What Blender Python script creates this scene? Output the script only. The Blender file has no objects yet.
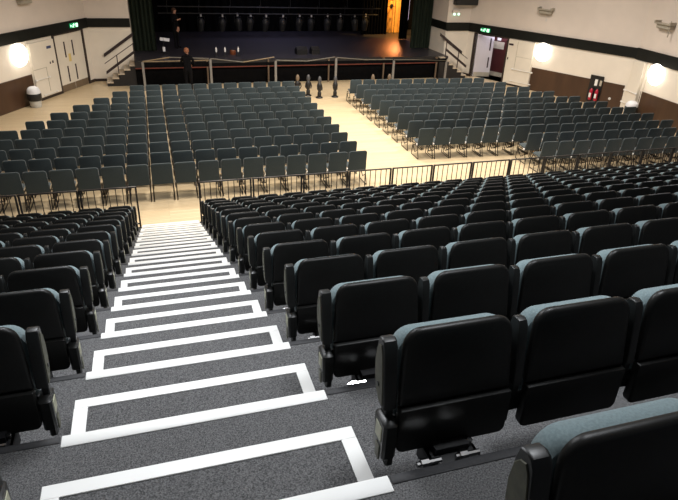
import bpy, bmesh, math, random
from mathutils import Vector, Matrix
random.seed(7)
SC = bpy.context.scene
COL = SC.collection
PI = math.pi

# ------------------------------------------------------------------ calibration of the place
D = 0.85            # depth of one seating tier
R = 0.31185         # rise of one tier
W2 = 0.6273         # half width of the stepped aisle
TAPE = 0.065
LAST = 13           # last platform edge
FZ = -4.57          # hall floor
CAMF = 586.744
CAMP = (0.488327, 0.314347, 0.041614)   # pitch down, yaw right, roll
CAMC = Vector((-0.05414, -1.39350, 1.76683))

def cam_axes():
    pitch, yaw, roll = CAMP
    cy, sy = math.cos(yaw), math.sin(yaw)
    fw = Vector((sy*math.cos(pitch), cy*math.cos(pitch), -math.sin(pitch)))
    r = Vector((cy, -sy, 0)); u = r.cross(fw)
    c, s = math.cos(roll), math.sin(roll)
    return r*c+u*s, u*c-r*s, fw
AX = cam_axes()
def in_view(P, m=0):
    d = Vector(P)-CAMC; z = d.dot(AX[2])
    if z < 0.2: return False
    x = 339+CAMF*d.dot(AX[0])/z; y = 250-CAMF*d.dot(AX[1])/z
    return -m < x < 678+m and -m < y < 500+m

# ------------------------------------------------------------------ materials
def mat(name, col, rough=0.6, var=0.0, scale=20.0, col2=None, metal=0.0, bump=0.0, bscale=None,
        emit=None, estr=0.0, spec=0.5, stretch=None, sheen=0.0, coat=0.0, detail=4):
    m = bpy.data.materials.new(name); m.use_nodes = True
    nt = m.node_tree; b = nt.nodes['Principled BSDF']
    b.inputs['Base Color'].default_value = (*col, 1)
    b.inputs['Roughness'].default_value = rough
    b.inputs['Metallic'].default_value = metal
    b.inputs['Specular IOR Level'].default_value = spec
    if sheen: b.inputs['Sheen Weight'].default_value = sheen
    if coat: b.inputs['Coat Weight'].default_value = coat
    tc = nt.nodes.new('ShaderNodeTexCoord'); mp = nt.nodes.new('ShaderNodeMapping')
    nt.links.new(tc.outputs['Object'], mp.inputs['Vector'])
    if stretch: mp.inputs['Scale'].default_value = stretch
    nz = nt.nodes.new('ShaderNodeTexNoise'); nz.inputs['Scale'].default_value = scale
    nz.inputs['Detail'].default_value = detail
    nt.links.new(mp.outputs['Vector'], nz.inputs['Vector'])
    c2 = col2 or tuple(min(1, c*(1+var)) for c in col)
    c1 = col if col2 else tuple(c*(1-var) for c in col)
    rp = nt.nodes.new('ShaderNodeValToRGB')
    rp.color_ramp.elements[0].position = 0.35; rp.color_ramp.elements[1].position = 0.65
    rp.color_ramp.elements[0].color = (*c1, 1); rp.color_ramp.elements[1].color = (*c2, 1)
    nt.links.new(nz.outputs['Fac'], rp.inputs['Fac'])
    nt.links.new(rp.outputs['Color'], b.inputs['Base Color'])
    if bump:
        n2 = nt.nodes.new('ShaderNodeTexNoise'); n2.inputs['Scale'].default_value = bscale or scale*2
        bp = nt.nodes.new('ShaderNodeBump'); bp.inputs['Strength'].default_value = bump
        bp.inputs['Distance'].default_value = 0.01
        nt.links.new(mp.outputs['Vector'], n2.inputs['Vector'])
        nt.links.new(n2.outputs['Fac'], bp.inputs['Height'])
        nt.links.new(bp.outputs['Normal'], b.inputs['Normal'])
    if emit:
        b.inputs['Emission Color'].default_value = (*emit, 1)
        b.inputs['Emission Strength'].default_value = estr
    return m

def plank_mat(name, c1, c2, mortar, w, h, rough, coat=0.0, spec=0.5, rot=0.0):
    m = bpy.data.materials.new(name); m.use_nodes = True
    nt = m.node_tree; b = nt.nodes['Principled BSDF']
    tc = nt.nodes.new('ShaderNodeTexCoord'); mp = nt.nodes.new('ShaderNodeMapping')
    mp.inputs['Rotation'].default_value = (0, 0, rot)
    nt.links.new(tc.outputs['Object'], mp.inputs['Vector'])
    br = nt.nodes.new('ShaderNodeTexBrick')
    br.inputs['Color1'].default_value = (*c1, 1); br.inputs['Color2'].default_value = (*c2, 1)
    br.inputs['Mortar'].default_value = (*mortar, 1)
    br.inputs['Scale'].default_value = 1.0; br.inputs['Mortar Size'].default_value = 0.004
    br.inputs['Brick Width'].default_value = w; br.inputs['Row Height'].default_value = h
    br.inputs['Bias'].default_value = 0.0
    nt.links.new(mp.outputs['Vector'], br.inputs['Vector'])
    nz = nt.nodes.new('ShaderNodeTexNoise'); nz.inputs['Scale'].default_value = 3
    mp2 = nt.nodes.new('ShaderNodeMapping'); mp2.inputs['Scale'].default_value = (1, 12, 1)
    nt.links.new(mp.outputs['Vector'], mp2.inputs['Vector']); nt.links.new(mp2.outputs['Vector'], nz.inputs['Vector'])
    mx = nt.nodes.new('ShaderNodeMix'); mx.data_type = 'RGBA'; mx.blend_type = 'MULTIPLY'
    mx.inputs['Factor'].default_value = 0.22
    nt.links.new(br.outputs['Color'], mx.inputs['A']); nt.links.new(nz.outputs['Fac'], mx.inputs['B'])
    nt.links.new(mx.outputs['Result'], b.inputs['Base Color'])
    b.inputs['Roughness'].default_value = rough; b.inputs['Coat Weight'].default_value = coat
    b.inputs['Specular IOR Level'].default_value = spec
    return m

M = dict(
  carpet=mat('carpet', (0.054, 0.054, 0.055), 0.95, scale=150, col2=(0.165, 0.164, 0.166), bump=0.6, bscale=260, spec=0.1, detail=8),
  nosing=mat('nosing', (0.018, 0.018, 0.020), 0.7, 0.2, 90),
  tape=mat('tape', (0.74, 0.74, 0.71), 0.55, scale=3, col2=(0.78, 0.78, 0.76)),
  shell=mat('shell', (0.0095, 0.0095, 0.0088), 0.40, 0.15, 60, bump=0.08, bscale=500, spec=0.25),
  arm=mat('arm', (0.010, 0.0105, 0.010), 0.40, 0.15, 60, spec=0.4),
  armface=mat('armface', (0.085, 0.085, 0.055), 0.55, 0.2, 30),
  plate=mat('plate', (0.42, 0.42, 0.30), 0.5, 0.1, 40),
  teal=mat('teal', (0.150, 0.200, 0.210), 0.9, 0.12, 120, bump=0.25, bscale=600, spec=0.15, sheen=0.25),
  chrome=mat('chrome', (0.7, 0.7, 0.7), 0.22, 0.05, 10, metal=1.0),
  black=mat('black', (0.008, 0.008, 0.009), 0.45, 0.1, 30),
  rail=mat('rail', (0.018, 0.014, 0.014), 0.45, 0.15, 30),
  cloth=mat('cloth', (0.034, 0.049, 0.056), 0.9, 0.15, 90, bump=0.2, bscale=400, spec=0.2, sheen=0.3),
  frame=mat('frame', (0.035, 0.027, 0.020), 0.35, 0.1, 30, metal=0.6),
  clip=mat('clip', (0.62, 0.60, 0.58), 0.4, 0.05, 30),
  upper=mat('upper', (0.68, 0.61, 0.56), 0.85, 0.03, 1.2),
  cream=mat('cream', (0.78, 0.72, 0.64), 0.7, 0.03, 1.5),
  creamdoor=mat('creamdoor', (0.74, 0.69, 0.61), 0.5, 0.03, 2),
  band=mat('band', (0.008, 0.009, 0.008), 0.5, 0.2, 5, spec=0.2),
  dado=mat('dado', (0.050, 0.024, 0.013), 0.42, scale=2.5, col2=(0.068, 0.034, 0.018), stretch=(1, 1, 0.2)),
  kick=mat('kick', (0.16, 0.115, 0.075), 0.5, 0.1, 5),
  skirt=mat('skirt', (0.028, 0.017, 0.014), 0.5, 0.1, 5),
  slot=mat('slot', (0.05, 0.035, 0.045), 0.2, 0.1, 5),
  yellow=mat('yellow', (0.70, 0.55, 0.22), 0.5, 0.05, 5),
  bluesign=mat('bluesign', (0.05, 0.07, 0.16), 0.4, 0.05, 5),
  cool_lit=mat('cool_lit', (0.62, 0.60, 0.68), 0.5, 0.03, 2),  # lavender tint puts the lobby's cool light into the door colour
  red=mat('red', (0.055, 0.008, 0.011), 0.45, 0.1, 3),
  extred=mat('extred', (0.40, 0.015, 0.04), 0.3, 0.1, 5),
  white=mat('white', (0.80, 0.80, 0.80), 0.4, 0.03, 5),
  whitebag=mat('whitebag', (0.70, 0.72, 0.78), 0.5, 0.05, 9),
  binbody=mat('binbody', (0.55, 0.56, 0.55), 0.5, 0.05, 9),
  bag=mat('bag', (0.012, 0.012, 0.014), 0.35, 0.3, 25, bump=0.6, bscale=30),
  ltread=mat('ltread', (0.50, 0.43, 0.34), 0.6, 0.08, 8),
  stairdark=mat('stairdark', (0.010, 0.009, 0.010), 0.6, 0.1, 8),
  railwood=mat('railwood', (0.030, 0.018, 0.020), 0.45, 0.2, 8),
  curtain=mat('curtain', (0.018, 0.025, 0.018), 0.95, 0.25, 4, stretch=(6, 6, 0.3), spec=0.1),
  blackcloth=mat('blackcloth', (0.0035, 0.0035, 0.004), 0.95, 0.2, 5, spec=0.05),
  fascia=mat('fascia', (0.007, 0.006, 0.007), 0.7, 0.2, 4),
  redtrim=mat('redtrim', (0.11, 0.022, 0.014), 0.5, 0.2, 4),
  woodrail=mat('woodrail', (0.20, 0.14, 0.07), 0.5, 0.15, 6),
  greyrail=mat('greyrail', (0.10, 0.09, 0.07), 0.5, 0.15, 6),
  postgrey=mat('postgrey', (0.20, 0.19, 0.18), 0.5, 0.08, 9),
  postbrown=mat('postbrown', (0.14, 0.10, 0.07), 0.5, 0.08, 9),
  lantern=mat('lantern', (0.018, 0.018, 0.019), 0.5, 0.2, 9),
  pipe=mat('pipe', (0.05, 0.05, 0.055), 0.4, 0.1, 9, metal=0.7),
  orange=mat('orange', (0.90, 0.45, 0.10), 0.8, 0.2, 2),
  skin=mat('skin', (0.50, 0.26, 0.18), 0.6, 0.08, 20),
  suit=mat('suit', (0.004, 0.004, 0.005), 0.9, 0.2, 20, spec=0.1),
  trousers=mat('trousers', (0.004, 0.004, 0.005), 0.9, 0.2, 20, spec=0.1),
  hair=mat('hair', (0.06, 0.025, 0.012), 0.7, 0.2, 60),
  redhair=mat('redhair', (0.20, 0.07, 0.03), 0.7, 0.2, 60),
  duct=mat('duct', (0.40, 0.37, 0.31), 0.6, 0.08, 6),
  standhead=mat('standhead', (0.06, 0.06, 0.065), 0.4, 0.1, 9),
  instrument=mat('instrument', (0.16, 0.045, 0.015), 0.35, 0.2, 9),
  corrfloor=mat('corrfloor', (0.34, 0.25, 0.16), 0.5, 0.1, 6),
  lamp=mat('lamp', (1, 0.95, 0.85), 0.5, emit=(1, 0.94, 0.84), estr=4),
  exitg=mat('exitg', (0.0, 0.30, 0.10), 0.4, emit=(0.0, 0.45, 0.14), estr=0.35),
  exitw=mat('exitw', (0.8, 1, 0.9), 0.4, emit=(0.55, 1.0, 0.75), estr=1.4),
  glowslit=mat('glowslit', (0.6, 0.6, 0.9), 0.4, emit=(0.55, 0.55, 0.95), estr=1.0),
)
M['floor'] = plank_mat('floor_wood', (0.74, 0.60, 0.40), (0.66, 0.52, 0.33), (0.48, 0.36, 0.21), 2.2, 0.09, 0.33, coat=0.15)
M['stage'] = plank_mat('stage_wood', (0.034, 0.031, 0.042), (0.022, 0.021, 0.029), (0.009, 0.008, 0.011), 30.0, 1.25, 0.38)

# ------------------------------------------------------------------ mesh builder
class MB:
    def __init__(s): s.v = []; s.f = []; s.m = []
    def add(s, vs, fs, mi=0, T=None):
        o = len(s.v)
        for v in vs:
            v = Vector(v)
            s.v.append(T @ v if T else v)
        for f in fs: s.f.append([i+o for i in f]); s.m.append(mi)
    def box(s, x0, x1, y0, y1, z0, z1, mi=0, T=None, bev=0.0):
        if bev <= 0:
            vs = [(x, y, z) for z in (z0, z1) for y in (y0, y1) for x in (x0, x1)]
            s.add(vs, [(0, 2, 3, 1), (4, 5, 7, 6), (0, 1, 5, 4), (2, 6, 7, 3), (0, 4, 6, 2), (1, 3, 7, 5)], mi, T)
        else:
            b = min(bev, (x1-x0)/2.2, (y1-y0)/2.2, (z1-z0)/2.2)
            def loop(i, z):
                return [(x0+i+c*0, 0, 0) for c in ()]
            lp = []
            for z, i in ((z0, b), (z0+b, 0), (z1-b, 0), (z1, b)):
                X0, X1, Y0, Y1 = x0+i, x1-i, y0+i, y1-i
                c = b*0.9
                lp.append([(X0+c, Y0, z), (X1-c, Y0, z), (X1, Y0+c, z), (X1, Y1-c, z), (X1-c, Y1, z), (X0+c, Y1, z), (X0, Y1-c, z), (X0, Y0+c, z)])
            s.loft(lp, mi, T)
    def loft(s, loops, mi=0, T=None, cap=True):
        n = len(loops[0]); vs = [p for l in loops for p in l]; fs = []
        for k in range(len(loops)-1):
            for i in range(n):
                a = k*n+i; b = k*n+(i+1) % n
                fs.append((a, b, b+n, a+n))
        if cap:
            fs.append(tuple(reversed(range(n)))); o = (len(loops)-1)*n
            fs.append(tuple(range(o, o+n)))
        s.add(vs, fs, mi, T)
    def tube(s, path, r, n=8, mi=0, T=None, closed=False):
        P = [Vector(p) for p in path]; loops = []
        m = len(P); up = None
        for i in range(m):
            if closed: t = (P[(i+1) % m]-P[(i-1) % m]).normalized()
            else: t = (P[min(i+1, m-1)]-P[max(i-1, 0)]).normalized()
            if up is None:
                up = Vector((0, 0, 1)) if abs(t.z) < 0.9 else Vector((1, 0, 0))
            a = t.cross(up).normalized(); b = a.cross(t).normalized(); up = b
            rr = r[i] if isinstance(r, (list, tuple)) else r
            loops.append([tuple(P[i]+a*rr*math.cos(2*PI*k/n)+b*rr*math.sin(2*PI*k/n)) for k in range(n)])
        if closed: loops.append(loops[0])
        s.loft(loops, mi, T, cap=not closed)
    def lathe(s, prof, c=(0, 0, 0), n=20, mi=0, T=None, mis=None):
        cx, cy, cz = c
        loops = [[(cx+max(r, 1e-4)*math.cos(2*PI*k/n), cy+max(r, 1e-4)*math.sin(2*PI*k/n), cz+z) for k in range(n)] for r, z in prof]
        s.loft(loops, mi, T)
    def build(s, name, m, parent=None, label=None, smooth=40):
        me = bpy.data.meshes.new(name)
        me.from_pydata([tuple(v) for v in s.v], [], s.f)
        ms = m if isinstance(m, (list, tuple)) else [m]
        for x in ms: me.materials.append(M[x] if isinstance(x, str) else x)
        for p, i in zip(me.polygons, s.m): p.material_index = i
        bm = bmesh.new(); bm.from_mesh(me)
        bmesh.ops.recalc_face_normals(bm, faces=bm.faces); bm.to_mesh(me); bm.free()
        if smooth:
            me.polygons.foreach_set('use_smooth', [True]*len(me.polygons))
            me.set_sharp_from_angle(angle=math.radians(smooth))
        me.update()
        o = bpy.data.objects.new(name, me); COL.objects.link(o)
        if parent: o.parent = parent
        if label: o['label'] = label
        return o

def rrect(x0, x1, z0, z1, rt, rb, ins=0.0, n=5):
    x0 += ins; x1 -= ins; z0 += ins; z1 -= ins
    rt = max(rt-ins, 0.002); rb = max(rb-ins, 0.002); P = []
    for cx, cz, r, a0 in ((x1-rb, z0+rb, rb, -90), (x1-rt, z1-rt, rt, 0), (x0+rt, z1-rt, rt, 90), (x0+rb, z0+rb, rb, 180)):
        for k in range(n+1):
            a = math.radians(a0+90*k/n); P.append((cx+r*math.cos(a), cz+r*math.sin(a)))
    return P
def slab(mb, x0, x1, z0, z1, rt, rb, y0, y1, bev, mi=0, T=None, n=5, lean=0.0, bow=0.0, taper=0.0):
    """rounded panel in the XZ plane, thick in Y, edges softened; lean tips the top towards -Y"""
    loops = []
    for y, ins in ((y0, bev), (y0+bev*0.3, bev*0.3), (y0+bev, 0), (y1-bev, 0), (y1-bev*0.3, bev*0.3), (y1, bev)):
        loops.append([(x*(1-taper*(z-z0)), y-(z-z0)*lean-bow*(1-((x-(x0+x1)/2)/((x1-x0)/2))**2), z) for x, z in rrect(x0, x1, z0, z1, rt, rb, ins, n)])
    mb.loft(loops, mi, T)

def thing(name, label, cat, loc=(0, 0, 0), rz=0.0, group=None):
    o = bpy.data.objects.new(name, None); COL.objects.link(o)
    o.empty_display_size = 0.1
    o.location = loc; o.rotation_euler = (0, 0, rz); o['label'] = label; o['category'] = cat
    if group: o['group'] = group
    return o
def tag(o, label, cat, group=None, kind=None):
    o['label'] = label; o['category'] = cat
    if group: o['group'] = group
    if kind: o['kind'] = kind
    return o
def struct(o, label=None):
    o['kind'] = 'structure'
    if label: o['label'] = label
    return o
def copy_tree(o, loc, rz=0.0, label=None, skip=()):
    r = o.copy(); COL.objects.link(r); r.location = loc; r.rotation_euler = (0, 0, rz)
    if label: r['label'] = label
    for ch in list(o.children):
        if ch.name.split('.')[0] in skip: continue
        c = ch.copy(); COL.objects.link(c); c.parent = r
        for g in list(ch.children):
            d = g.copy(); COL.objects.link(d); d.parent = c
    return r
ORD = ['zeroth', 'first', 'second', 'third', 'fourth', 'fifth', 'sixth', 'seventh', 'eighth', 'ninth', 'tenth', 'eleventh',
       'twelfth', 'thirteenth', 'fourteenth', 'fifteenth', 'sixteenth', 'seventeenth', 'eighteenth', 'nineteenth', 'twentieth',
       'twenty-first', 'twenty-second', 'twenty-third', 'twenty-fourth', 'twenty-fifth', 'twenty-sixth', 'twenty-seventh']

# ------------------------------------------------------------------ hall floor and seating tiers
mb = MB(); mb.box(-12, 24, -6, 31, FZ-0.2, FZ)
struct(mb.build('floor', 'floor', smooth=0))
XL, XR = -5.6, 15.8
mb = MB()
prof = [(-3*D, FZ)]
prof.append((-3*D, 2*R))
for k in range(-2, LAST+1):
    z = -k*R
    prof.append(((k-1)*D, z)); prof.append((k*D, z))
prof.append((LAST*D, FZ))
pp = [prof[0]]
for q in prof[1:]:
    if abs(q[0]-pp[-1][0])+abs(q[1]-pp[-1][1]) > 1e-6: pp.append(q)
# stepped solid, built platform by platform so each tread is flat
for k in range(-2, LAST+1):
    z = -k*R
    mb.box(XL, XR, (k-1)*D, k*D, max(FZ, z-0.9), z)
struct(mb.build('floor_tiers', 'carpet', smooth=0), 'dark grey carpeted seating tiers stepping down to the hall floor')

n_ = 0
for k in range(-1, LAST+1):
    for xa, xb in ((XL, -W2-0.006), (W2+0.006, XR)):
        n_ += 1
        mb = MB(); mb.box(xa, xb, k*D-0.034, k*D+0.006, -k*R-0.045, -k*R+0.006, bev=0.003)
        struct(mb.build('trim_%d' % n_, 'nosing'))

for k in range(-1, LAST+1):
    z = -k*R
    w = 'nearest the camera' if k == -1 else ('nearest the hall floor' if k == LAST else ORD[k+2]+' from the camera')
    mb = MB(); mb.box(-W2, W2, k*D-TAPE, k*D+0.007, z-0.03, z+0.007, bev=0.003)
    tag(mb.build('nosing_strip', 'tape'), 'white nosing strip across the aisle on a tier edge, '+w, 'strip', 'white nosing strips down the aisle')
    zt = z-R/2; zb = FZ if k == LAST else z-R
    st = thing('aisle_step', 'grey carpeted aisle step outlined in white, '+w, 'step', (0, k*D, zb), 0, 'half steps down the aisle')
    mb = MB(); mb.box(-W2, W2, 0.008, D/2, 0, zt-zb)
    mb.build('step_block', 'carpet', st, smooth=0)
    mb = MB(); h = zt-zb
    mb.box(-W2-0.003, W2+0.003, D/2-TAPE, D/2+0.004, h-0.03, h+0.006, bev=0.002)
    mb.box(-W2-0.003, -W2+TAPE, 0.009, D/2-TAPE, h-0.03, h+0.006)
    mb.box(W2-TAPE, W2+0.003, 0.009, D/2-TAPE, h-0.03, h+0.006)
    mb.build('edge_marking', 'tape', st, 'white U shaped edge marking', smooth=0)

# ------------------------------------------------------------------ tip-up seats
PITCH = 0.5655
def make_seat(s, end=False):
    """s=+1: armrest on the left (block right of the steps), s=-1 mirrored"""
    t = thing('tip_up_seat', 'x', 'seat')
    ax = -s*0.2825
    b = MB()
    slab(b, -0.246, 0.246, 0.165, 0.494, 0.075, 0.010, 0.168, 0.205, 0.014, n=7, lean=-0.13, bow=0.010, taper=0.22)
    b.build('backrest_shell', 'shell', t)
    b = MB()
    slab(b, -0.246, 0.246, -0.058, 0.162, 0.008, 0.030, 0.148, 0.190, 0.006, n=4, lean=0.0, bow=0.006)
    b.build('lower_back_panel', 'shell', t)
    b = MB()
    slab(b, -0.251, 0.251, 0.03, 0.450, 0.085, 0.03, 0.190, 0.280, 0.030, n=7, lean=-0.13)
    b.build('backrest_cushion', 'teal', t, 'grey-teal fabric cushion')
    b = MB()
    slab(b, -0.225, 0.225, -0.05, 0.12, 0.05, 0.04, 0.325, 0.350, 0.010, n=4, lean=-0.05)
    b.build('seat_pan', 'shell', t)
    b = MB()
    slab(b, -0.230, 0.230, -0.04, 0.13, 0.05, 0.04, 0.270, 0.324, 0.020, n=4, lean=-0.05)
    b.build('seat_cushion', 'teal', t, 'tipped up fabric seat cushion')
    # folded armrest: upright pad with a bulging front
    b = MB()
    side = [(0.170, 0.165), (0.176, 0.22), (0.192, 0.32), (0.212, 0.430), (0.225, 0.452), (0.245, 0.458), (0.270, 0.450),
            (0.280, 0.41), (0.284, 0.34), (0.276, 0.27), (0.250, 0.20), (0.210, 0.160)]
    cy_, cz_ = 0.23, 0.3
    loops = []
    q = 1.0 if end else 0.74
    for x, k in ((-0.027, 0.93), (-0.024, 0.98), (-0.019, 1.0), (0.019, 1.0), (0.024, 0.98), (0.027, 0.93)):
        loops.append([(ax+x*q, cy_+(y-cy_)*k, cz_+(z-cz_)*(1-(1-k)*0.3)) for y, z in side])
    b.loft(loops)
    b.build('armrest', 'arm', t)
    # hinge housing under the armrest and the standard joining them
    b = MB()
    b.box(ax-0.010, ax+0.022, 0.185, 0.235, 0.10, 0.20, 0, None, 0.004)
    if end: b.box(ax-0.030, ax+0.030, 0.135, 0.250, -0.075, 0.115, 0, None, 0.012)
    else: b.box(ax-0.020, ax+0.020, 0.205, 0.290, -0.075, 0.130, 0, None, 0.010)
    if end: b.box(ax-0.010, ax+0.024, 0.140, 0.180, -0.115, -0.060, 0, None, 0.008)
    b.box(min(ax, ax+s*0.06), max(ax, ax+s*0.06), 0.20, 0.23, 0.0, 0.10)
    b.build('hinge_housing', 'arm', t)
    return t
def end_parts(t, s):
    ax = -s*0.2825; o = -s
    b = MB()
    side = [(0.180, 0.180), (0.186, 0.22), (0.201, 0.32), (0.220, 0.41), (0.236, 0.432), (0.258, 0.425),
            (0.276, 0.40), (0.284, 0.34), (0.278, 0.275), (0.252, 0.21), (0.215, 0.175)]
    loops = []
    for x, k in ((0.020, 0.97), (0.029, 0.96), (0.031, 0.92)):
        loops.append([(ax+o*x, 0.23+(y-0.23)*k, 0.3+(z-0.3)*(1-(1-k)*0.3)) for y, z in side])
    b.loft(loops); p = b.build('end_panel', 'armface', t, 'olive end panel facing the aisle')
    b = MB()
    b.tube([(ax+o*0.028, 0.235, 0.25), (ax+o*0.035, 0.235, 0.25)], 0.010, 10)
    b.build('panel_stud', 'arm', p)
    w = 0.029
    b = MB(); b.box(min(ax+o*(w-0.002), ax+o*(w+0.004)), max(ax+o*(w-0.002), ax+o*(w+0.004)), 0.160, 0.220, 0.010, 0.085, 0, None, 0.002)
    b.build('row_plate', 'plate', t, 'cream plate on the hinge housing')
    b = MB(); b.box(min(ax+o*(w-0.002), ax+o*(w+0.006)), max(ax+o*(w-0.002), ax+o*(w+0.006)), 0.165, 0.205, -0.090, -0.015, 0, None, 0.003)
    b.build('end_tab', 'armface', t, 'olive tab below the plate')
def bracket(t, s):
    b = MB()
    x0, x1 = (-0.125, 0.085) if s > 0 else (-0.085, 0.125)
    b.box(x0, x1, 0.004, 0.012, -0.17, -0.045)
    b.box(x0, x0+0.012, 0.01, 0.20, -0.150, -0.060)
    b.box(x1-0.012, x1, 0.01, 0.20, -0.150, -0.060)
    b.box(x0, x1, 0.04, 0.21, -0.085, -0.060)
    b.box(x0+0.03, x1-0.03, 0.10, 0.19, -0.07, -0.03)
    br = b.build('mounting_bracket', 'black', t, 'black bracket with chrome bolts')
    for xa, yy, zz in ((x0-0.045, 0.055, -0.035), (x1-0.090, 0.050, -0.030)):
        b = MB(); X = [xa-0.028, xa-0.012, xa-0.0119, xa+0.020, xa+0.0201, xa+0.075]
        b.tube([(x, yy, zz) for x in X], [0.011, 0.011, 0.021, 0.021, 0.012, 0.012], 8)
        b.build('bolt', 'chrome', br)
    b = MB(); b.tube([(x1-0.02, 0.12, -0.062), (x1-0.02, 0.12, -0.030)], 0.013, 6); b.build('bolt', 'chrome', br)

protos = {}
for s in (1, -1):
    a = make_seat(s, True); b_ = make_seat(s)
    end_parts(a, s); bracket(a, s)
    protos[s] = (a, b_)
cnt = {}
nseat = 0
used = set()
for s in (1, -1):
    for k in range(-1, LAST):
        nx = 27 if s > 0 else 9
        for j in range(nx):
            x = s*(0.688+0.2825+j*PITCH) + (0 if s > 0 else -0.012)
            y = k*D; z = -k*R
            if k == -1: x += s*0.012; z -= 0.022
            if x > XR-0.3 or x < XL+0.3: continue
            if not any(in_view((x+dx, y+0.26, z+dz), 14) for dx in (-0.3, 0, 0.25) for dz in (-0.24, 0.1, 0.47)): continue
            side = 'right' if s > 0 else 'left'
            if k == -1: row = 'nearest row'
            elif k == LAST-1: row = 'row behind the railing'
            else: row = ORD[k+2]+' row from the camera'
            pos = 'on the aisle steps' if j == 0 else ORD[j+1]+' from the steps'
            lab = 'black tip-up seat, %s block, %s, %s' % (side, row, pos)
            src = protos[s][0] if j == 0 else protos[s][1]
            key = (s, j == 0)
            if key not in used:
                used.add(key); o = src; o.location = (x, y, z); o['label'] = lab
                o.rotation_euler = (0, 0, 0)
            else:
                o = copy_tree(src, (x, y, z), 0, lab)
            o['group'] = 'tip-up seats on the carpeted tiers'
            nseat += 1
print('tier seats', nseat)

# ------------------------------------------------------------------ guard rails at the foot of the tiers
RY = LAST*D-0.01; RZ = -LAST*R
def rail_panel(x0, x1, label):
    t = thing('guard_rail', label, 'railing', (x0, RY, RZ), 0, 'black guard rails along the front of the tiers')
    w = x1-x0; H = 0.975
    b = MB(); b.box(0, w, -0.018, 0.018, H-0.03, H, 0, None, 0.005); b.build('top_rail', 'rail', t)
    b = MB(); b.box(0.02, w-0.02, -0.012, 0.012, 0.08, 0.105); b.build('bottom_rail', 'rail', t)
    for xx in (0.0, w-0.036):
        b = MB(); b.box(xx, xx+0.036, -0.018, 0.018, 0, H-0.03); b.build('post', 'rail', t)
    n = max(3, round(w/0.135)); me = None
    for i in range(1, n):
        xx = w*i/n
        if me is None:
            b = MB(); b.tube([(0, 0, 0.1), (0, 0, H-0.02)], 0.0095, 6); me = b.build('baluster', 'rail', t); o = me
        else:
            o = me.copy(); COL.objects.link(o); o.parent = t
        o.location = (xx, 0, 0)
    return t
rx = [0.645, 1.85, 3.03, 4.15, 5.25, 6.34, 7.43, 8.52, 9.55, 10.6, 11.65, 12.7, 13.75, 14.8]
for i in range(len(rx)-1):
    rail_panel(rx[i]+0.012, rx[i+1]-0.012, 'black guard rail panel right of the steps, %s' % ('at the aisle corner' if i == 0 else ORD[i+1]+' from the aisle'))
lx = [-0.62, -1.79, -2.95, -4.1]
for i in range(3):
    rail_panel(lx[i+1]+0.012, lx[i]-0.012, 'black guard rail panel left of the steps, %s' % ('at the aisle corner' if i == 0 else ORD[i+1]+' from the aisle'))

# ------------------------------------------------------------------ loose chairs on the hall floor
def make_chair():
    t = thing('stacking_chair', 'x', 'chair')
    b = MB(); slab(b, -0.268, 0.268, 0.43, 1.02, 0.065, 0.03, -0.005, 0.045, 0.016, n=4, lean=0.09, bow=0.0)
    b.build('backrest', 'cloth', t)
    b = MB()
    T = Matrix.Translation((0, 0.05, 0.475)) @ Matrix.Rotation(-PI/2+0.05, 4, 'X')
    slab(b, -0.24, 0.24, 0.0, 0.46, 0.07, 0.03, -0.03, 0.03, 0.016, n=4, T=T)
    b.build('seat', 'cloth', t)
    for sx in (-1, 1):
        x = sx*0.262
        b = MB()
        b.tube([(x, 0.005, 0.62), (x, 0.015, 0.46), (x, 0.02, 0.43), (x, -0.06, 0.18), (x, -0.13, 0.03), (x, -0.12, 0.013), (x, -0.07, 0.013),
                (x, 0.2, 0.013), (x, 0.46, 0.013), (x, 0.50, 0.018), (x, 0.51, 0.05), (x, 0.47, 0.25), (x, 0.43, 0.43), (x, 0.39, 0.445), (x, 0.05, 0.435)], 0.0135, 6)
        b.tube([(x, -0.02, 0.30), (x, 0.22, 0.16), (x, 0.45, 0.33)], 0.015, 6)
        b.build('leg_frame', 'frame', t)
    b = MB(); b.tube([(-0.262, 0.45, 0.33), (0.262, 0.45, 0.33)], 0.010, 6); b.build('stretcher', 'frame', t)
    b = MB(); b.box(-0.282, -0.240, 0.04, 0.13, 0.41, 0.475, 0, None, 0.008); b.build('linking_bracket', 'clip', t, 'pale linking bracket')
    return t
chair0 = make_chair(); first = True; nch = 0
def place_chair(x, y, rz, label, group):
    global first, nch
    if not any(in_view((x+dx, y, FZ+dz), 4) for dx in (-0.25, 0.25) for dz in (0.1, 1.0)): return
    rz += random.uniform(-0.006, 0.006); x += random.uniform(-0.004, 0.004); y += random.uniform(-0.015, 0.015)
    if first: o = chair0; o.location = (x, y, FZ); o.rotation_euler = (0, 0, rz); o['label'] = label; first = False
    else: o = copy_tree(chair0, (x, y, FZ), rz, label)
    o['group'] = group; nch += 1
    if 'right block' in label: o.scale = (0.96, 1, 1)
left_n = [21, 20, 19, 18, 17, 16, 15, 14, 13, 12, 11]
def rowname(i, last):
    if i == last: return 'row nearest the stage'
    if i == 0: return 'row nearest the railing'
    return ORD[i+1]+' row from the railing'
for i, n in enumerate(left_n):
    for j in range(n):
        x = 5.574-0.25-0.6*j; y = 13.765+0.914*i
        place_chair(x, y, 0, 'slate grey chair, left block, %s, %s from centre aisle' % (rowname(i, 10), ORD[j+1]), 'slate grey chairs in the left floor block')
right_n = {0: 17, 1: 17, 2: 17, 3: 16, 4: 15, 5: 14, 6: 13, 7: 12, 8: 11}
SL = -0.055
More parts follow.
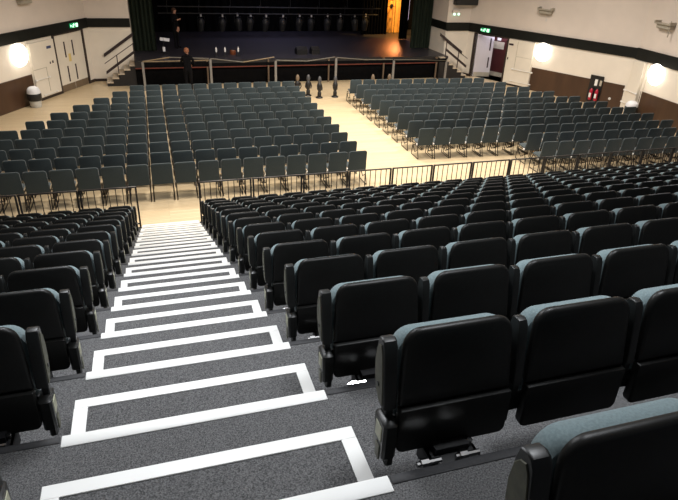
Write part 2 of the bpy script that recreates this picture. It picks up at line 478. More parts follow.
for i, n in right_n.items():
    for j in range(n):
        x = 8.02+0.25+0.573*j; y = 15.54+0.914*i+SL*(x-8.02)
        place_chair(x, y, SL, 'slate grey chair, right block, %s, %s from centre aisle' % (rowname(i, 8) if i else 'row third from the railing', ORD[j+1]) if i == 0 else
                    'slate grey chair, right block, %s, %s from centre aisle' % ('row nearest the stage' if i == 8 else ORD[i+3]+' row from the railing', ORD[j+1]), 'slate grey chairs in the right floor block')
for i in (-1, -2):
    for j in range(11):
        x = 11.30+0.25+0.573*j+(0.05 if i == -1 else 0); y = 15.54+0.914*i+SL*(x-8.02)
        place_chair(x, y, SL, 'slate grey chair, right block, short %s row from railing, %s from its left end' % ('second' if i == -1 else 'first', ORD[j+1]), 'slate grey chairs in the right floor block')
print('chairs', nch)

# ------------------------------------------------------------------ hall walls
def wall_frame(a, b):
    a = Vector((*a, FZ)); d = Vector((b[0]-a.x, b[1]-a.y)); L = d.length
    ang = math.atan2(d.y, d.x)
    return a, ang, L
WTOP = 8.6
aL, gL, LL = wall_frame((-5.66, 23.01), (-2.64, 28.6))      # room lies on local -Y
aR, gR, LR = wall_frame((16.2, 27.9), (19.85, 19.75))
aS, gS, LS = wall_frame((19.85, 19.75), (19.50, 14.5))
def put(o, a, g): o.location = a; o.rotation_euler = (0, 0, g); return o
def onwall(name, label, cat, a, g, t=0.0, z=0.0, group=None):
    loc = Vector(a)+Vector((math.cos(g)*t, math.sin(g)*t, z))
    return thing(name, label, cat, loc, g, group)

def wall(name, a, g, x0, x1, bz0, bz1, holes=(), dado=(), skirt=()):
    # lower wall with openings (cream), upper wall (pink beige)
    mb = MB(); xs = x0
    for (h0, h1, hz) in holes:
        mb.box(xs, h0, 0, 0.22, 0, bz1); mb.box(h0, h1, 0, 0.22, hz, bz1); xs = h1
    mb.box(xs, x1, 0, 0.22, 0, bz1)
    mb.box(x0, x1, 0, 0.22, bz1, WTOP, 1)
    struct(put(mb.build(name, ['cream', 'upper'], smooth=0), a, g))
    for (d0, d1, dz0, dz1) in dado:
        pass
wall('wall_left', aL, gL, -7, LL+0.22, 2.42, 2.77, holes=((3.88, 5.86, 2.33),))
wall('wall_right', aR, gR, -0.2, LR+0.02, 2.26, 2.68, holes=((0.46, 2.42, 2.18),))
wall('wall_side', aS, gS, 0, 14, 2.24, 2.70)
mb = MB()
mb.box(-2.80, -0.78, 0, 0.22, 0, 2.77); mb.box(-2.80, -0.78, 0, 0.22, 2.77, WTOP, 1)
mb.box(-1.0, -0.78, 0.22, 2.0, 0, 2.77); mb.box(-1.0, -0.78, 0.22, 2.0, 2.77, WTOP, 1)
struct(put(mb.build('wall_back', ['cream', 'upper'], smooth=0), (0, 28.6, FZ), 0))
mb = MB()
mb.box(14.85, 16.35, 0, 0.22, 0, 2.68); mb.box(14.85, 16.35, 0, 0.22, 2.68, WTOP, 1)
mb.box(14.85, 15.07, 0.22, 2.6, 0, 2.68); mb.box(14.85, 15.07, 0.22, 2.6, 2.68, WTOP, 1)
struct(put(mb.build('wall_back', ['cream', 'upper'], smooth=0), (0, 27.95, FZ), 0))
# dark picture-rail bands and the other mouldings
tn = [100]
def trim(a, g, x0, x1, z0, z1, th, m, y0=0.0, bev=0.006, label=None):
    tn[0] += 1
    mb = MB(); mb.box(x0, x1, -th, y0, z0, z1, bev=bev)
    return struct(put(mb.build('trim_%d' % tn[0], m), a, g), label)
O28 = Vector((0, 28.6, FZ)); O27 = Vector((0, 27.95, FZ))
trim(aL, gL, -7, LL+0.02, 2.38, 2.79, 0.07, 'band')
trim(aR, gR, -0.02, LR+0.03, 2.26, 2.68, 0.07, 'band')
trim(aS, gS, -0.03, 14, 2.24, 2.70, 0.07, 'band')
trim(O28, 0, -2.66, -0.78, 2.40, 2.77, 0.07, 'band')
trim(O27, 0, 14.85, 16.25, 2.28, 2.68, 0.07, 'band')
trim(Vector((14.85, 30.5, FZ)), -PI/2, 0, 2.6, 2.30, 2.68, 0.05, 'band')
# dado panelling
trim(aL, gL, -7, 2.14, 0.0, 1.12, 0.04, 'dado')
trim(aR, gR, 4.06, 8.74, 0.0, 1.08, 0.04, 'dado')
trim(aS, gS, 0.80, 14, 0.0, 1.06, 0.04, 'dado')
# skirting
trim(aL, gL, 2.14, 3.78, 0.0, 0.13, 0.05, 'skirt')
trim(aL, gL, 5.97, LL, 0.0, 0.12, 0.04, 'skirt')
trim(aR, gR, 2.55, 4.06, 0.0, 0.10, 0.05, 'skirt')
trim(O28, 0, -2.66, -2.10, 0.0, 0.12, 0.04, 'skirt')
trim(O27, 0, 15.3, 16.25, 0.0, 0.12, 0.04, 'skirt')
trim(aR, gR, -0.05, 0.33, 0.0, 0.12, 0.04, 'skirt')

# double door in the left wall
def dframe(name, a, g, x0, x1, h, w=0.10, side=True):
    mb = MB()
    mb.box(x0-w, x0, -0.05, 0.20, 0, h+w*0.6); mb.box(x1, x1+w, -0.05, 0.20, 0, h+w*0.6)
    mb.box(x0, x1, -0.05, 0.20, h, h+w*0.6)
    return struct(put(mb.build(name, 'skirt', smooth=0), a, g))
d1 = dframe('door_1', aL, gL, 3.88, 5.86, 2.33)
for x0, x1, sx, lab in ((3.885, 4.868, 4.53, 'left leaf'), (4.875, 5.855, 5.10, 'right leaf')):
    b = MB(); b.box(x0, x1, 0.0, 0.045, 0.01, 2.325, bev=0.004); lf = b.build('door_leaf', 'creamdoor', d1)
    for z0, z1 in ((0.36, 1.02), (1.38, 2.02)):
        b = MB(); b.box(sx-0.045, sx+0.045, -0.006, 0.01, z0, z1, bev=0.003); b.build('vision_panel', 'slot', lf, 'dark vision panel')
    b = MB(); b.box(x0+0.01, x1-0.01, -0.008, 0.002, 0.012, 0.29); b.build('kick_plate', 'kick', lf, 'brown kick plate')
b = MB(); b.box(4.70, 4.87, -0.010, 0.002, 1.18, 1.50); b.build('push_plate', 'yellow', d1, 'yellow push plate')

# cream boxed panels beside the doors, with their protruding wall bars
def cupboard(a, g, x0, x1, z0, z1, label, bars, signs, th=0.10):
    t = onwall('service_panel', label, 'panel', a, g, x0, z0)
    w = x1-x0; h = z1-z0
    b = MB(); b.box(0, w, -th, -0.001, 0, h, bev=0.008); b.build('casing', 'creamdoor', t)
    for (bx0, bx1, bz, r) in bars:
        b = MB()
        b.tube([(bx0-x0, -th-0.05, bz-z0), (bx1-x0, -th-0.05, bz-z0)], r*0.6, 8)
        b.tube([(bx0-x0-0.04, -th-0.05, bz-z0), (bx0-x0+0.03, -th-0.05, bz-z0)], r*1.5, 8)
        b.tube([(bx1-x0-0.03, -th-0.05, bz-z0), (bx1-x0+0.04, -th-0.05, bz-z0)], r*1.5, 8)
        for xx in (bx0-x0+0.03, bx1-x0-0.03):
            b.tube([(xx, -th+0.01, bz-z0), (xx, -th-0.05, bz-z0)], r*0.6, 6)
        b.build('wall_bar', 'white', t)
    for (sx0, sx1, sz0, sz1, m, nm) in signs:
        b = MB(); b.box(sx0-x0, sx1-x0, -th-0.012, -th+0.002, sz0-z0, sz1-z0, bev=0.003); b.build(nm, m, t)
    return t
cupboard(aL, gL, 2.20, 3.72, 0.13, 2.26, 'cream panel with blue sign left of the double doors', [(2.20, 3.02, 0.86, 0.022), (2.55, 3.35, 0.22, 0.016)],
         [(3.22, 3.50, 1.93, 2.03, 'bluesign', 'sign'), (3.26, 3.32, 1.33, 1.42, 'slot', 'lock'), (3.42, 3.50, 1.34, 1.44, 'slot', 'lock'), (2.98, 3.0, 0.3, 1.25, 'duct', 'panel_joint'), (2.2, 3.0, 1.245, 1.26, 'duct', 'panel_joint')])
cupboard(aR, gR, 2.56, 4.03, 0.10, 2.22, 'cream panel with dark sign right of the open doorway', [(3.05, 4.16, 0.84, 0.024), (3.05, 4.16, 0.27, 0.020)],
         [(2.60, 2.86, 1.93, 2.02, 'slot', 'sign'), (2.62, 2.68, 1.24, 1.36, 'slot', 'lock'), (3.10, 3.12, 0.9, 2.15, 'duct', 'panel_joint'), (3.12, 4.0, 1.45, 1.46, 'duct', 'panel_joint')])
# pilaster at the bend of the right-hand wall
gP = (gR+gS)/2
cupboard(aS, gS, 0.03, 0.72, 0.02, 2.22, 'cream pilaster with white bars beside the right-hand bin', [(-0.02, 0.74, 0.93, 0.024), (-0.02, 0.60, 0.42, 0.024)], [], th=0.14)
b = MB(); b.tube([(0.90, -0.06, 0.03), (0.88, -0.06, 2.22)], 0.016, 8)
tag(put(b.build('conduit_pipe', 'creamdoor'), aS, gS), 'thin cream conduit pipe running down the wall right of the pilaster', 'pipe')
b = MB(); b.tube([(2.12, -0.07, 0.9), (2.12, -0.07, 2.38)], 0.016, 8); b.tube([(2.12, -0.07, 2.2), (2.12, -0.07, 2.33)], 0.016, 8)
tag(put(b.build('conduit_pipe', 'creamdoor'), aL, gL), 'thin cream conduit pipe beside the left wall lamp', 'pipe')

# open doorway in the right wall with a little lobby behind
d2 = dframe('door_2', aR, gR, 0.46, 2.42, 2.18)
mb = MB()
mb.box(0.1, 3.4, 0.22, 2.4, -0.05, 0.0, 1)
mb.box(0.1, 3.4, 2.4, 2.5, 0, 2.6); mb.box(0.1, 0.2, 0.22, 2.4, 0, 2.6); mb.box(3.3, 3.4, 0.22, 2.4, 0, 2.6); mb.box(0.1, 3.4, 0.22, 2.5, 2.6, 2.7)
struct(put(mb.build('wall_lobby', ['cream', 'corrfloor'], smooth=0), aR, gR))
lf = MB(); lf.box(0, 0.90, -0.022, 0.022, 0.01, 2.12, bev=0.004)
leaf = lf.build('door_leaf', 'cool_lit', d2, 'pale open door leaf'); leaf.location = (0.50, 0.10, 0); leaf.rotation_euler = (0, 0, math.radians(52))
for z0, z1 in ((0.48, 1.02), (1.36, 1.98)):
    b = MB(); b.box(0.70, 0.77, -0.03, 0.0, z0, z1); b.build('vision_panel', 'slot', leaf, 'dark vision panel')
b = MB(); b.box(0.02, 0.88, -0.03, 0.0, 0.02, 0.24); b.build('kick_plate', 'duct', leaf, 'dull kick plate')
b = MB(); b.box(0, 1.05, 0, 0.05, 0.22, 2.20); b.box(0, 1.05, 0, 0.05, 0.0, 0.06)
d3 = struct(put(b.build('door_3', 'red', smooth=0), aR+Vector((math.cos(gR)*0.55-math.sin(gR)*1.3, math.sin(gR)*0.55+math.cos(gR)*1.3, 0)), gR))
b = MB(); b.box(0.15, 0.85, -0.012, 0.0, 1.42, 1.78); b.build('notice', 'duct', d3, 'white notice on the red door')
b = MB(); b.box(0.38, 0.60, -0.012, 0.0, 1.84, 2.12); b.build('notice', 'whitebag', d3, 'small pale sign on the red door')
b = MB(); b.box(0, 1.05, -0.02, 0.0, 0.0, 0.22); b.build('kick_plate', 'duct', d3, 'pale kick plate')

# exit signs: green running-man box with white arrow and figure
def exit_sign(a, g, t, z, label):
    o = onwall('exit_sign', label, 'sign', a, g, t, z)
    b = MB(); b.box(-0.27, 0.27, -0.13, -0.07, -0.095, 0.095, bev=0.008); b.build('sign_box', 'exitg', o)
    b = MB()
    y0, y1 = -0.137, -0.129
    b.box(-0.05, 0.0, y0, y1, 0.045, 0.085)                         # head of the running figure
    for p in ([(-0.03, 0.04), (-0.09, -0.01), 0.02], [(-0.09, -0.01), (-0.05, -0.08), 0.016], [(-0.09, -0.01), (-0.16, -0.06), 0.016],
              [(-0.03, 0.035), (0.04, 0.0), 0.013], [(-0.04, 0.04), (-0.12, 0.04), 0.013]):
        b.tube([(p[0][0], -0.133, p[0][1]), (p[1][0], -0.133, p[1][1])], p[2], 6)
    b.box(0.09, 0.24, y0, y1, -0.075, 0.075)                        # doorway
    b.box(-0.26, -0.19, y0, y1, -0.02, 0.02); b.box(-0.28, -0.25, y0, y1, -0.05, 0.05)
    b.build('pictogram', 'exitw', o)
exit_sign(aL, gL, 5.28, 2.60, 'green exit sign on the dark band above the left double doors')
exit_sign(aR, gR, 1.08, 2.44, 'green exit sign on the dark band above the open right doorway')

# round wall lamps
def wall_lamp(a, g, t, z, label):
    o = onwall('wall_lamp', label, 'lamp', a, g, t, z, 'round white wall lamps')
    Rx = Matrix.Rotation(PI/2, 4, 'X')
    b = MB(); b.lathe([(0.38, 0.0), (0.40, 0.02), (0.38, 0.04)], n=28, T=Rx); b.build('backplate', 'white', o)
    b = MB(); b.lathe([(0.43, 0.04), (0.425, 0.09), (0.38, 0.15), (0.24, 0.20), (0.001, 0.22)], n=28, T=Rx); b.build('diffuser', 'lamp', o, 'glowing diffuser')
    L = bpy.data.lights.new('wall_lamp_light', 'POINT'); L.energy = 9; L.color = (1, 0.88, 0.70); L.shadow_soft_size = 0.22
    lo = bpy.data.objects.new('wall_lamp_light', L); COL.objects.link(lo)
    lo.location = Vector(a)+Vector((math.cos(g)*t+math.sin(g)*0.50, math.sin(g)*t-math.cos(g)*0.50, z+0.02))
wall_lamp(aL, gL, 1.62, 1.93, 'glowing round wall lamp left of the double doors')
wall_lamp(aR, gR, 4.50, 1.86, 'glowing round wall lamp right of the open doorway')
wall_lamp(aS, gS, 1.42, 1.87, 'glowing round wall lamp near the right edge of the photo')

# fire extinguishers on their black board, socket
t = onwall('extinguisher_board', 'black board behind the two red fire extinguishers', 'board', aR, gR, 7.06, 0.12)
b = MB(); b.box(0.08, 0.70, -0.075, -0.041, 0, 1.16, bev=0.004); b.build('backboard', 'black', t)
b = MB(); b.box(0.33, 0.46, -0.082, -0.075, 0.72, 1.00); b.build('instruction_sign', 'white', t, 'white instruction sign')
b = MB(); b.box(0.56, 0.66, -0.082, -0.075, 0.74, 0.98); b.build('instruction_sign', 'duct', t, 'dull instruction sign')
for tt, lab in ((7.36, 'red fire extinguisher on the black board, left one'), (7.62, 'red fire extinguisher on the black board, right one')):
    loc = aR+Vector((math.cos(gR)*tt+math.sin(gR)*0.155, math.sin(gR)*tt-math.cos(gR)*0.155, 0.20))
    e = thing('fire_extinguisher', lab, 'fire extinguisher', loc, gR, 'fire extinguishers')
    b = MB(); b.lathe([(0.06, 0), (0.075, 0.02), (0.078, 0.05), (0.078, 0.40), (0.06, 0.47), (0.03, 0.50), (0.02, 0.53)], n=16); b.build('cylinder', 'extred', e)
    b = MB(); b.box(-0.045, 0.045, -0.085, -0.060, 0.12, 0.32, bev=0.004); b.build('label_panel', 'white', e, 'pale label')
    b = MB(); b.box(-0.03, 0.05, -0.02, 0.02, 0.52, 0.56, bev=0.005); b.tube([(0.05, 0, 0.54), (0.10, 0, 0.45), (0.09, -0.01, 0.2)], 0.012, 6); b.build('valve_and_hose', 'black', e)
b = MB(); b.lathe([(0.06, 0), (0.06, 0.02), (0.04, 0.035)], n=16, T=Matrix.Translation((8.22, -0.04, 0.40)) @ Matrix.Rotation(PI/2, 4, 'X'))
tag(put(b.build('round_wall_socket', 'clip'), aR, gR), 'round white socket on the brown dado right of the extinguishers', 'socket')

# waste bins
def bin_(loc, label, rz=0.0, sc=0.88):
    t = thing('waste_bin', label, 'bin', loc, rz, 'white waste bins'); t.scale = (1, 1, sc)
    b = MB(); b.lathe([(0.185, 0), (0.20, 0.02), (0.235, 0.42), (0.235, 0.46)], n=20); b.build('body', 'binbody', t)
    b = MB(); b.lathe([(0.242, 0.30), (0.262, 0.36), (0.268, 0.50), (0.262, 0.60), (0.250, 0.62)], n=24); b.build('bag_rim', 'bag', t, 'black bag folded over the rim')
    b = MB(); b.lathe([(0.252, 0.60), (0.255, 0.64), (0.235, 0.76), (0.19, 0.85), (0.11, 0.90), (0.001, 0.91)], n=24); b.build('swing_lid', 'whitebag', t, 'white domed lid')
bin_((-4.56, 24.18, FZ), 'white domed waste bin with black bag beside the left wall')
bin_((19.30, 18.75, FZ), 'white domed waste bin with black bag beside the right pilaster', 0, 0.78)

# fittings on the upper walls
def bracket_lamp(a, g, t, z, label, w=0.75):
    o = onwall('wall_bracket', label, 'bracket', a, g, t, z, 'small fittings high on the walls')
    b = MB(); b.box(-w/2, w/2, -0.30, 0, 0, 0.04, bev=0.008); b.box(-w/2, -w/2+0.06, -0.30, 0, 0.04, 0.12); b.box(w/2-0.06, w/2, -0.30, 0, 0.04, 0.12); b.build('shelf', 'duct', o)
    b = MB(); b.box(-w/2+0.06, w/2-0.06, -0.22, -0.001, -0.16, 0.0, bev=0.02); b.build('housing', 'duct', o)
bracket_lamp(aR, gR, 4.30, 3.72, 'small beige shelf fitting high on the right wall')
bracket_lamp(aL, gL, 2.45, 3.86, 'small beige fitting high on the left wall, cut by the top edge')
bracket_lamp(aS, gS, 1.25, 3.78, 'beige fitting high on the side wall with a hanging cable', 0.9)
b = MB(); b.tube([(1.62, -0.2, 3.95), (1.62, -0.2, 3.35)], 0.02, 6)
tag(put(b.build('cable', 'duct'), aS, gS), 'short cable hanging below the fitting at the right edge', 'cable')
b = MB(); b.box(0.0, 0.07, -0.012, 0, 0, 0.14, bev=0.002)
tag(put(b.build('wall_sticker', 'clip'), aR+Vector((math.cos(gR)*4.3, math.sin(gR)*4.3, 3.22)), gR), 'tiny pale plate below the beige shelf fitting', 'plate')
t = thing('loudspeaker', 'black horizontal speaker box at the top edge right of the stage', 'speaker', (15.05, 27.9, FZ+3.55), 0)
b = MB(); b.box(0, 1.25, -0.35, -0.02, 0, 0.38, bev=0.02); b.build('cabinet', 'black', t)
b = MB(); b.box(0.5, 0.7, -0.05, 0.05, 0.1, 0.25); b.build('wall_mount', 'pipe', t)
t = thing('twin_spotlight', 'pair of small lit emergency spotlights right of the stage', 'lamp', (15.28, 27.93, FZ+3.05), 0)
b = MB(); b.box(-0.22, 0.22, -0.10, 0, 0.08, 0.24, bev=0.01); b.build('housing', 'upper', t)
for xx in (-0.12, 0.12):
    b = MB(); b.lathe([(0.05, 0), (0.065, 0.06), (0.05, 0.07), (0.001, 0.072)], n=12, T=Matrix.Translation((xx, -0.06, 0.04)) @ Matrix.Rotation(PI/2, 4, 'X')); b.build('lens', M['exitw'], t)

# ------------------------------------------------------------------ stage
SZ = FZ+1.10
mb = MB()
mb.box(-0.75, 14.85, 27.35, 29.0, SZ-0.12, SZ); mb.box(-4, 20, 29.0, 37.5, SZ-0.12, SZ)
struct(mb.build('floor_stage', 'stage', smooth=0), 'dark stage floor')
mb = MB(); mb.box(-0.75, 14.6, 27.30, 27.35, SZ-0.28, SZ+0.004)
struct(mb.build('trim_90', 'fascia', smooth=0))
mb = MB(); mb.box(-0.75, 14.6, 27.29, 27.36, SZ-0.33, SZ-0.28)
struct(mb.build('trim_91', 'redtrim'), 'dull red strip along the stage edge')
mb = MB(); mb.box(-0.75, 14.85, 27.40, 27.48, FZ, SZ-0.12)
struct(mb.build('stage_void_sheet', 'blackcloth', smooth=0))  # black sheet stands for the shade in the open void under the stage
mb = MB()
mb.box(-4, 20, 37.0, 37.2, FZ, FZ+WTOP); mb.box(-4.1, -4, 29, 37.2, FZ, FZ+WTOP); mb.box(20, 20.1, 29, 37.2, FZ, FZ+WTOP)
struct(mb.build('wall_stage', 'blackcloth', smooth=0))
# folded curtains
def curtain(x0, x1, y, label, m='curtain', z0=SZ+0.02, z1=FZ+WTOP-0.3, amp=0.07, wl=0.19, name='stage_curtain', cat='curtain'):
    mb = MB(); n = int((x1-x0)/0.02); L1 = []; 
    front = [(x0+(x1-x0)*i/n, y+amp*math.sin(2*PI*(x0+(x1-x0)*i/n)/wl)+0.25*amp*math.sin(2*PI*i/n*3.3)) for i in range(n+1)]
    ring = front+[(x, yy+0.02) for x, yy in reversed(front)]
    mb.loft([[(x, yy, z) for x, yy in ring] for z in (z0, (z0+z1)/2, z1)], cap=False)
    return tag(mb.build(name, m, smooth=60), label, cat)
curtain(-0.76, 0.30, 29.9, 'dark green folded stage curtain at the left of the stage')
curtain(13.68, 15.0, 29.75, 'dark green folded stage curtain at the right of the stage')
curtain(-1.2, 14.0, 36.4, 'black backcloth across the rear of the stage', 'blackcloth', name='backcloth', amp=0.05, wl=0.5)
# side wings: orange lit drape, black masking leg and a glowing panel standing for the bluish slit of light
curtain(13.8, 15.8, 35.6, 'orange lit drape at the right rear of the stage', 'orange', name='wing_drape', amp=0.06, wl=0.45)
curtain(14.30, 14.78, 32.9, 'black masking leg between the orange drape and the green curtain', 'blackcloth', name='masking_leg')
curtain(12.6, 14.28, 34.9, 'black masking leg left of the orange drape', 'blackcloth', name='masking_leg')
b = MB(); b.box(0, 0.40, 0, 0.05, 0, 1.4)
o = b.build('light_slit', 'glowslit', smooth=0); o.location = (15.15, 34.6, FZ+2.0); struct(o, 'bluish glowing slit behind the right curtain')
t = thing('lighting_ladder', 'ladder frame with lamps silhouetted against the orange drape', 'frame', (14.45, 35.1, SZ))
b = MB()
for xx in (-0.22, 0.38): b.tube([(xx, 0, 0.0), (xx, 0, 4.2)], 0.018, 6)
b.build('upright', 'black', t)
for k in range(5):
    b = MB(); b.tube([(-0.22, 0, 1.6+0.45*k), (0.38, 0, 1.6+0.45*k)], 0.02, 6); b.build('rung', 'black', t)
for zz in (1.55, 2.0, 2.5):
    b = MB(); b.lathe([(0.09, 0), (0.11, 0.16), (0.05, 0.24)], n=10, T=Matrix.Translation((0.08, -0.05, zz)) @ Matrix.Rotation(0.5, 4, 'X')); b.build('lamp_can', 'black', t)
# guard rail standing in front of the stage: bays whose bars dip in the middle
RYS = 26.4
gx = [-0.40, 2.52, 5.50, 8.44, 11.42, 14.35]
mids = [(0.75, 1.42), (4.0, 1.16), (7.0, 1.15), (9.9, 1.17), (12.9, 1.12)]
ends = [(1.26, 1.34), (1.34, 1.36), (1.22, 1.32), (1.30, 1.16), (1.14, 1.06)]
names = ['leftmost bay', 'second bay from the left', 'middle bay', 'second bay from the right', 'rightmost bay']
for i in range(5):
    t = thing('stage_barrier', 'low timber barrier on posts in front of the stage, '+names[i], 'barrier', (gx[i], RYS, FZ), 0, 'barrier bays in front of the stage')
    w = gx[i+1]-gx[i]-0.06
    for j, xx in enumerate((0.0,)+((w,) if i == 4 else ())):
        b = MB(); b.box(xx-0.05, xx+0.05, -0.04, 0.04, 0, ends[i][j]-0.03, bev=0.006); b.build('post', 'postgrey', t, 'pale grey post')
    mx, mz = mids[i][0]-gx[i], mids[i][1]
    for (xa, za, xb, zb, m) in ((0, ends[i][0], mx, mz, 'woodrail' if i < 1 else 'greyrail'), (mx, mz, w, ends[i][1], 'woodrail' if i in (1, ) else 'greyrail')):
        b = MB(); b.tube([(xa, 0, za), (xb, 0, zb)], 0.028, 6); b.build('top_bar', m, t)
    b = MB(); b.box(0.02, w-0.02, -0.02, 0.02, 1.0, 1.14 if i else 1.2); b.build('board', 'blackcloth', t, 'dark board under the bars')
    if i == 0:
        b = MB(); b.tube([(0.0, 0, 1.25), (w, 0, 1.27)], 0.026, 6); b.build('top_bar', 'woodrail', t)
for k, xx in enumerate((2.44, 5.30, 8.30, 11.19, 14.11)):
    b = MB(); b.box(-0.035, 0.035, -0.035, 0.035, 0, 1.12, bev=0.006); o = b.build('support_post', 'postbrown'); o.location = (xx, 27.15, FZ)
    tag(o, 'thin brown post under the stage edge, '+['leftmost', 'second from the left', 'middle one', 'second from the right', 'rightmost'][k], 'post', 'brown posts under the stage edge')
    b = MB(); b.box(-0.03, 0.03, 0.02, 0.2, 1.02, 1.08); c = b.build('stay', 'postbrown', o)

# stage stairs against the back walls
def stairs(x0, sgn, yb, label, dep=0.86):
    t = thing('stage_stairs', label, 'stairs', (x0, yb, FZ), 0, 'stairs up to the stage')
    n = 6; run = 0.265; rise = 1.10/n
    for k in range(n):
        xa = sgn*run*k; xb = sgn*run*(k+1); lo, hi = min(xa, xb), max(xa, xb)
        b = MB(); b.box(lo, hi, -dep, -0.01, 0, rise*(k+1)-0.05); b.build('step_base', 'stairdark', t, smooth=0)
        b = MB(); b.box(lo-0.03 if sgn > 0 else lo, hi if sgn > 0 else hi+0.03, -dep-0.02, -0.01, rise*(k+1)-0.05, rise*(k+1), bev=0.006); b.build('tread', 'ltread', t, 'pale tread')
    L = run*n
    sl = 1.10/L
    def board(y, z0, z1, h, xa, xb, th, nm):
        b = MB()
        vs = []
        for x, z in ((xa, z0), (xb, z1)):
            for yy in (y-th, y+th):
                for zz in (z-h/2, z+h/2): vs.append((sgn*x, yy, zz))
        b.add(vs, [(0, 1, 3, 2), (4, 6, 7, 5), (0, 4, 5, 1), (2, 3, 7, 6), (0, 2, 6, 4), (1, 5, 7, 3)])
        b.build(nm, 'railwood', t, smooth=0)
    board(-dep+0.02, 0.60, 1.50, 0.13, 0.02, 1.33, 0.02, 'lower_rail')
    board(-dep+0.02, 1.00, 1.86, 0.035, 0.0, 1.33, 0.02, 'hand_rail')
    board(-0.06, 1.17, 2.10, 0.15, -0.05, 1.33, 0.025, 'wall_rail')
    for xx in (0.55, 1.30):
        b = MB(); b.box(sgn*xx-0.02, sgn*xx+0.02, -dep, -dep+0.04, rise*2, 1.0+xx*0.66, bev=0.004); b.build('rail_post', 'railwood', t)
stairs(-2.03, 1, 28.6, 'short stairs with dark handrails at the left of the stage', 1.14)
stairs(15.85, -1, 27.95, 'short stairs with dark handrails at the right of the stage')

# dim lantern bars over the stage
for k, (yy, zz, xa, xb, lab) in enumerate(((33.9, FZ+2.75, 0.6, 13.4, 'middle one'), (34.3, FZ+2.36, 0.6, 13.4, 'lowest'), (34.1, FZ+3.25, 0.6, 13.4, 'topmost'))):
    b = MB(); b.tube([(xa, yy, zz), (xb, yy, zz-0.05)], 0.03, 8)
    for q in range(8): b.tube([(xa+0.5+q*1.7, yy, zz), (xa+0.5+q*1.7, yy, zz+0.45)], 0.012, 6)
    tag(b.build('lighting_bar', 'pipe'), 'grey lighting bar across the dark stage, %s of the three' % lab, 'bar', 'lighting bars over the stage')
lp0 = None
for k, xx in enumerate((2.9, 4.1, 4.95, 5.7, 6.6, 7.6, 8.6, 9.3, 10.3, 11.1, 12.0, 12.7)):
    lab = 'dim grey stage lantern on the lower bar, %s from the left' % ORD[k+1] if k else 'dim grey stage lantern on the lower bar, leftmost'
    if lp0 is None:
        lp0 = thing('stage_lantern', lab, 'stage light', (xx, 34.5, FZ+2.28), 0.2, 'stage lanterns on the bar')
        b = MB(); b.lathe([(0.13, -0.92), (0.16, -0.90), (0.20, -0.50), (0.19, -0.35), (0.10, -0.22), (0.001, -0.20)], n=14, T=Matrix.Rotation(0.2, 4, 'X')); b.build('housing', 'lantern', lp0)
        b = MB(); b.tube([(-0.20, 0, -0.45), (-0.20, 0, -0.12), (0.20, 0, -0.12), (0.20, 0, -0.45)], 0.014, 6); b.build('yoke', 'lantern', lp0)
        b = MB(); b.box(-0.04, 0.04, -0.045, 0.045, -0.12, 0.05, bev=0.01); b.build('clamp', 'clip', lp0, 'hook clamp with its highlight painted pale')  # pale colour stands for the bright highlight on the clamp
    else:
        copy_tree(lp0, (xx, 34.5, FZ+2.28+random.uniform(-0.03, 0.03)), random.uniform(-0.6, 0.6), lab)

# small things on the stage
for k, xx in enumerate((3.0, 3.42, 4.05)):
    t = thing('microphone_stand', 'low stand with white top near the stage edge, %s of three' % ('left', 'middle', 'right')[k], 'stand', (xx, 28.3, SZ), 0, 'white topped stands on the stage')
    b = MB(); b.lathe([(0.12, 0), (0.12, 0.02), (0.02, 0.035), (0.015, 0.18)], n=14); b.build('base', 'lantern', t)
    b = MB(); b.lathe([(0.02, 0.18), (0.04, 0.2), (0.045, 0.33), (0.02, 0.39), (0.001, 0.44)], n=12); b.build('top', 'white', t, 'white top')
t = thing('drum', 'small reddish brown drum on the stage edge by the white stands', 'drum', (3.85, 28.75, SZ))
b = MB(); b.lathe([(0.14, 0), (0.15, 0.02), (0.15, 0.20), (0.14, 0.22)], n=18); b.build('drum_shell', 'instrument', t)
b = MB(); b.lathe([(0.14, 0.218), (0.13, 0.232), (0.001, 0.234)], n=18); b.build('drum_head', 'lantern', t)
t = thing('music_stand', 'pale music stand near the left green curtain', 'music stand', (0.62, 29.1, SZ), 0.2)
b = MB(); b.tube([(0, 0, 0.02), (0, 0, 0.75)], 0.014, 6)
for a in range(3): b.tube([(0, 0, 0.16), (0.24*math.cos(a*2.1), 0.24*math.sin(a*2.1), 0.012)], 0.011, 6)
b.build('stand_frame', 'lantern', t)
b = MB(); b.box(-0.25, 0.20, -0.01, 0.01, 0.60, 0.74, T=Matrix.Rotation(0.15, 4, 'Y')); b.build('desk', 'whitebag', t, 'pale sheet on the desk')
b = MB(); b.box(-0.08, 0.04, -0.12, -0.02, 0.12, 0.34, bev=0.02); b.build('hanging_bag', 'whitebag', t, 'small white bag')
for k, (xx, ln) in enumerate(((7.25, 0.55), (7.95, 0.42))):
    t = thing('stage_monitor', 'low black wedge speaker near the centre of the stage edge, %s one' % ('left', 'right')[k], 'speaker', (xx, 28.6, SZ), 0.1, 'wedge speakers at the stage edge')
    b = MB(); b.loft([[(x, -0.2, 0), (x, 0.2, 0), (x, 0.2, 0.18), (x, 0.0, 0.36), (x, -0.2, 0.22)] for x in (-ln/2, ln/2)]); b.build('wedge_cabinet', 'black', t, smooth=0)
    b = MB(); b.box(-ln/2+0.03, ln/2-0.03, -0.01, 0.01, 0.0, 0.2, T=Matrix.Translation((0, 0.115, 0.20)) @ Matrix.Rotation(0.75, 4, 'X')); b.build('grille', 'lantern', t)

